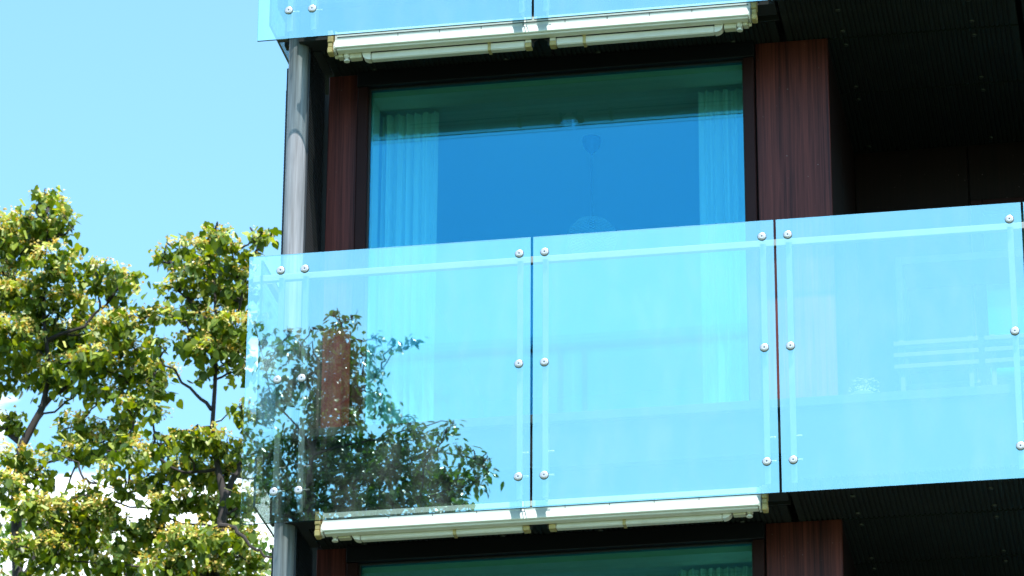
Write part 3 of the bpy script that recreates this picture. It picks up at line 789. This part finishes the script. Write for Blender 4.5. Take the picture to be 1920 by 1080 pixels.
YA, YB, YC = 12.0, 11.0, 19.0
la = [(84,366,20),(96,376,20),(90,392,34),(120,405,20),(62,428,38),(112,430,30),(18,430,40),(40,480,55),(100,490,48),(135,520,34),(0,540,60),(60,560,60),(125,575,50),(190,520,38),(215,545,40),(238,520,22),
      (20,640,60),(90,640,62),(160,630,55),(220,620,48),(180,690,55),(110,705,50),(50,705,48),(250,670,45),(290,700,42),(240,720,38),(300,735,26),(190,740,30),(-50,560,80),(-60,700,80),(-40,450,60),
      (270,600,26),(300,590,26),(15,790,30),(30,870,45),(15,915,38),(70,900,36),(150,800,38),(190,830,42),(140,850,34),(230,800,34)]
ta = path([(35,1085),(28,1000),(33,900),(46,835),(80,765),(92,700),(85,600),(80,480),(88,400)], YA)
base_a = (ta[0][0]+.02, YA, GZ)
tree('linden_tree', 'tall blossoming linden at the far left edge with the highest top', 'linden trees left of the building', base_a,
     ([base_a, (ta[0][0]+.05, YA, -3)]+ta, [.16, .11, .050, .048, .044, .040, .028, .020, .015, .010, .006], 0),
     [(path([(46,835),(20,810),(-20,790)], YA), .03, .015), (path([(75,765),(110,735),(145,700)], YA), .03, .012), (path([(50,1078),(70,1015),(100,965),(120,930)], YA-.1), .04, .015),
      (path([(60,790),(100,775),(135,745),(160,720)], YA+.1), .012, .006), (path([(85,640),(160,610),(215,550)], YA), .02, .01), (path([(33,900),(70,880),(130,850)], YA), .02, .01),
      (path([(90,680),(170,690),(290,710)], YA), .018, .008), (path([(80,560),(20,520),(-40,470)], YA), .02, .01)],
     lob(la, YA, 1) + fill((ta[0][0]-1.2, YA+.3, 3.2), (2.2, 2.2, 3.2), 46, .42, 11, zmax=4.1),
     (M['leaf_linden'], M['blossom'], M['bract']), .069, HEART, HEART_F, 9.5, 21, blossoms=4.6)
lb = [(405,432,18),(395,448,24),(490,440,12),(420,452,26),(348,470,32),(310,480,24),(375,475,28),(440,475,30),(480,458,20),(495,448,12),(400,505,42),(350,515,36),(445,520,32),(330,545,26),(380,555,45),(430,560,42),(465,560,30),
      (345,590,28),(395,610,42),(440,620,38),(470,610,30),(320,590,20),(360,645,30),(400,660,40),(440,670,35),(455,700,26),(385,700,20),(300,650,22),(470,800,28),(452,765,16),
      (390,830,38),(345,835,34),(430,840,38),(460,870,30),(300,840,30),(260,850,34),(370,880,42),(320,890,40),(420,890,30),(270,905,26),(350,940,44),(410,960,40),(300,950,28),(455,960,30),(240,830,22),(200,885,26),(60,940,26),(170,925,28),(240,915,30),(120,945,24),(90,848,16),
      (260,760,24),(300,780,20),(225,760,24),(470,930,26),(500,900,20),(520,830,20)]
tb = path([(405,1090),(412,1000),(418,935),(405,880),(396,800),(400,730),(405,660),(400,560),(398,470)], YB)
base_b = (tb[0][0], YB, GZ)
tree('linden_tree', 'blossoming linden whose crown stands right against the glass balcony edge', 'linden trees left of the building', base_b,
     ([base_b, (tb[0][0], YB, -3)]+tb, [.15, .10, .044, .042, .036, .026, .020, .018, .015, .010, .006], 0),
     [(path([(418,940),(430,905),(445,875),(465,850)], YB), .035, .014), (path([(396,768),(370,740),(330,700),(300,670)], YB), .018, .007), (path([(396,802),(370,798),(340,815),(300,835)], YB), .018, .008),
      (path([(412,985),(450,1000),(480,1030),(510,1045)], YB-.3), .022, .009), (path([(405,880),(350,890),(280,850),(200,845)], YB), .016, .006), (path([(400,800),(430,775),(470,770)], YB), .008, .004),
      (path([(400,640),(440,600),(480,470)], YB), .016, .007), (path([(402,620),(360,570),(320,490)], YB), .016, .007), (path([(412,990),(340,985),(240,925),(170,900)], YB), .014, .005)],
     lob(lb, YB, 2) + lob([(60,960,44),(120,975,48),(180,960,42),(150,1010,55),(230,990,42),(290,1010,50),(350,1020,55),(420,1030,50),(470,1060,34),(90,1040,55),(220,1060,45),(310,1070,45),(390,1085,55),(30,1030,30),(455,1000,26)], YB-.1, 5)
     + fill((tb[0][0]-.6, YB+.5, 2.0), (2.0, 1.8, 2.6), 34, .42, 12, zmax=3.6),
     (M['leaf_linden'], M['blossom'], M['bract']), .069, HEART, HEART_F, 9.5, 22, blossoms=4.2)
# third, farther tree
rnd = random.Random(9)
lc = [(u, v, rnd.uniform(35, 60)) for u in range(-60, 560, 62) for v in (985, 1040, 1100) if not (u > 240 and v < 1000)]
tc_ = path([(250,1300),(240,1150),(240,1040)], YC)
base_c = (tc_[0][0], YC, GZ)
tree('linden_tree', 'farther paler tree showing low behind the two lindens', 'linden trees left of the building', base_c,
     ([base_c]+tc_, [.18, .08, .05, .02], 0), [(path([(240,1150),(100,1050)], YC), .04, .01), (path([(240,1150),(420,1060)], YC), .04, .01)],
     lob(lc, YC, 3, .6) + fill((tc_[0][0], YC+.5, 1.0), (3.6, 2.4, 4.2), 60, .6, 13, zmax=4.4),
     (M['leaf_far'], M['blossom'], M['bract']), .069, HEART, HEART_F, 4.5, 23, blossoms=1.5, leaf_parts=0)

# the tree opposite the facade, seen mirrored in the balcony glass (stands on the street side, left of the view)
YR = 14.0
def mir(lst, seed, dj=.5):
    return [((c[0], -c[1], c[2]), r) for c, r in lob(lst, YR, seed, dj)]
def mpath(lst): return [(p[0], -p[1], p[2]) for p in path(lst, YR)]
lr = [(640,700,34),(655,655,22),(640,625,16),(600,690,26),(560,655,20),(525,660,18),(500,690,18),(690,670,18),(700,700,20),(740,650,9),(775,640,8),(622,588,9),(660,600,9),(560,710,28),(520,740,34),(490,780,30),(600,745,38),
      (650,760,34),(695,745,22),(720,770,20),(745,790,16),(500,850,45),(560,820,42),(620,830,46),(560,890,50),(500,930,50),(630,890,52),(690,850,44),(700,900,52),(750,835,34),(760,885,46),(810,850,26),(820,900,40),
      (860,900,30),(880,870,20),(860,850,12),(850,800,12),(835,815,10),(895,905,16),(910,890,9),(880,850,12),(905,870,8),(570,950,50),(640,950,48),(710,950,48),(780,940,44),(840,935,32),(870,945,16),
      (480,960,40),(520,1000,50),(600,1010,55),(690,1010,55),(780,1000,50),(430,900,60),(420,820,50),(430,980,60),(790,820,18),(770,800,16),(500,640,10),(545,625,8),(590,620,8),(700,640,8),(480,610,8),(630,665,18),(610,650,14)]
lr += [(632,640,26),(640,680,30),(620,720,30),(650,730,30),(630,770,34),(655,790,28),(600,790,30),(615,660,22)]
tr = mpath([(560,1400),(570,1150),(580,1000),(590,850),(620,720),(640,620),(625,575)])
base_r = (tr[0][0]-.2, -YR, GZ)
tree('beech_tree', 'dark leafy tree mirrored in the lower left of the balcony glass', None, base_r,
     ([base_r]+tr, [.17, .07, .045, .034, .022, .014, .009, .004], 0),
     [(mpath([(590,850),(700,830),(770,810),(850,795)]), .014, .003), (mpath([(580,950),(700,900),(800,850),(880,860),(915,890)]), .014, .003), (mpath([(600,780),(690,720),(740,660),(785,640)]), .010, .002),
      (mpath([(590,840),(520,760),(490,660)]), .014, .003), (mpath([(580,1000),(700,960),(800,930),(900,905)]), .016, .003), (mpath([(580,1000),(500,950),(440,900)]), .02, .006), (mpath([(620,720),(560,660),(540,620)]), .007, .002),
      (mpath([(640,640),(665,600),(670,580)]), .004, .002)],
     mir(lr, 4) + [((c[0], c[1], c[2]), r) for c, r in fill((tr[0][0]-1.8, -YR-.4, 2.6), (2.6, 2.4, 4.0), 80, .5, 14, zmax=5.3, xmax=tr[0][0]+.6)],
     (M['leaf_refl'],), .066, OVATE, OVATE_F, 20, 24, droop=35, leaf_parts=280, mirror=True, sizes=(.7, 1.2), anchor_r=.008)
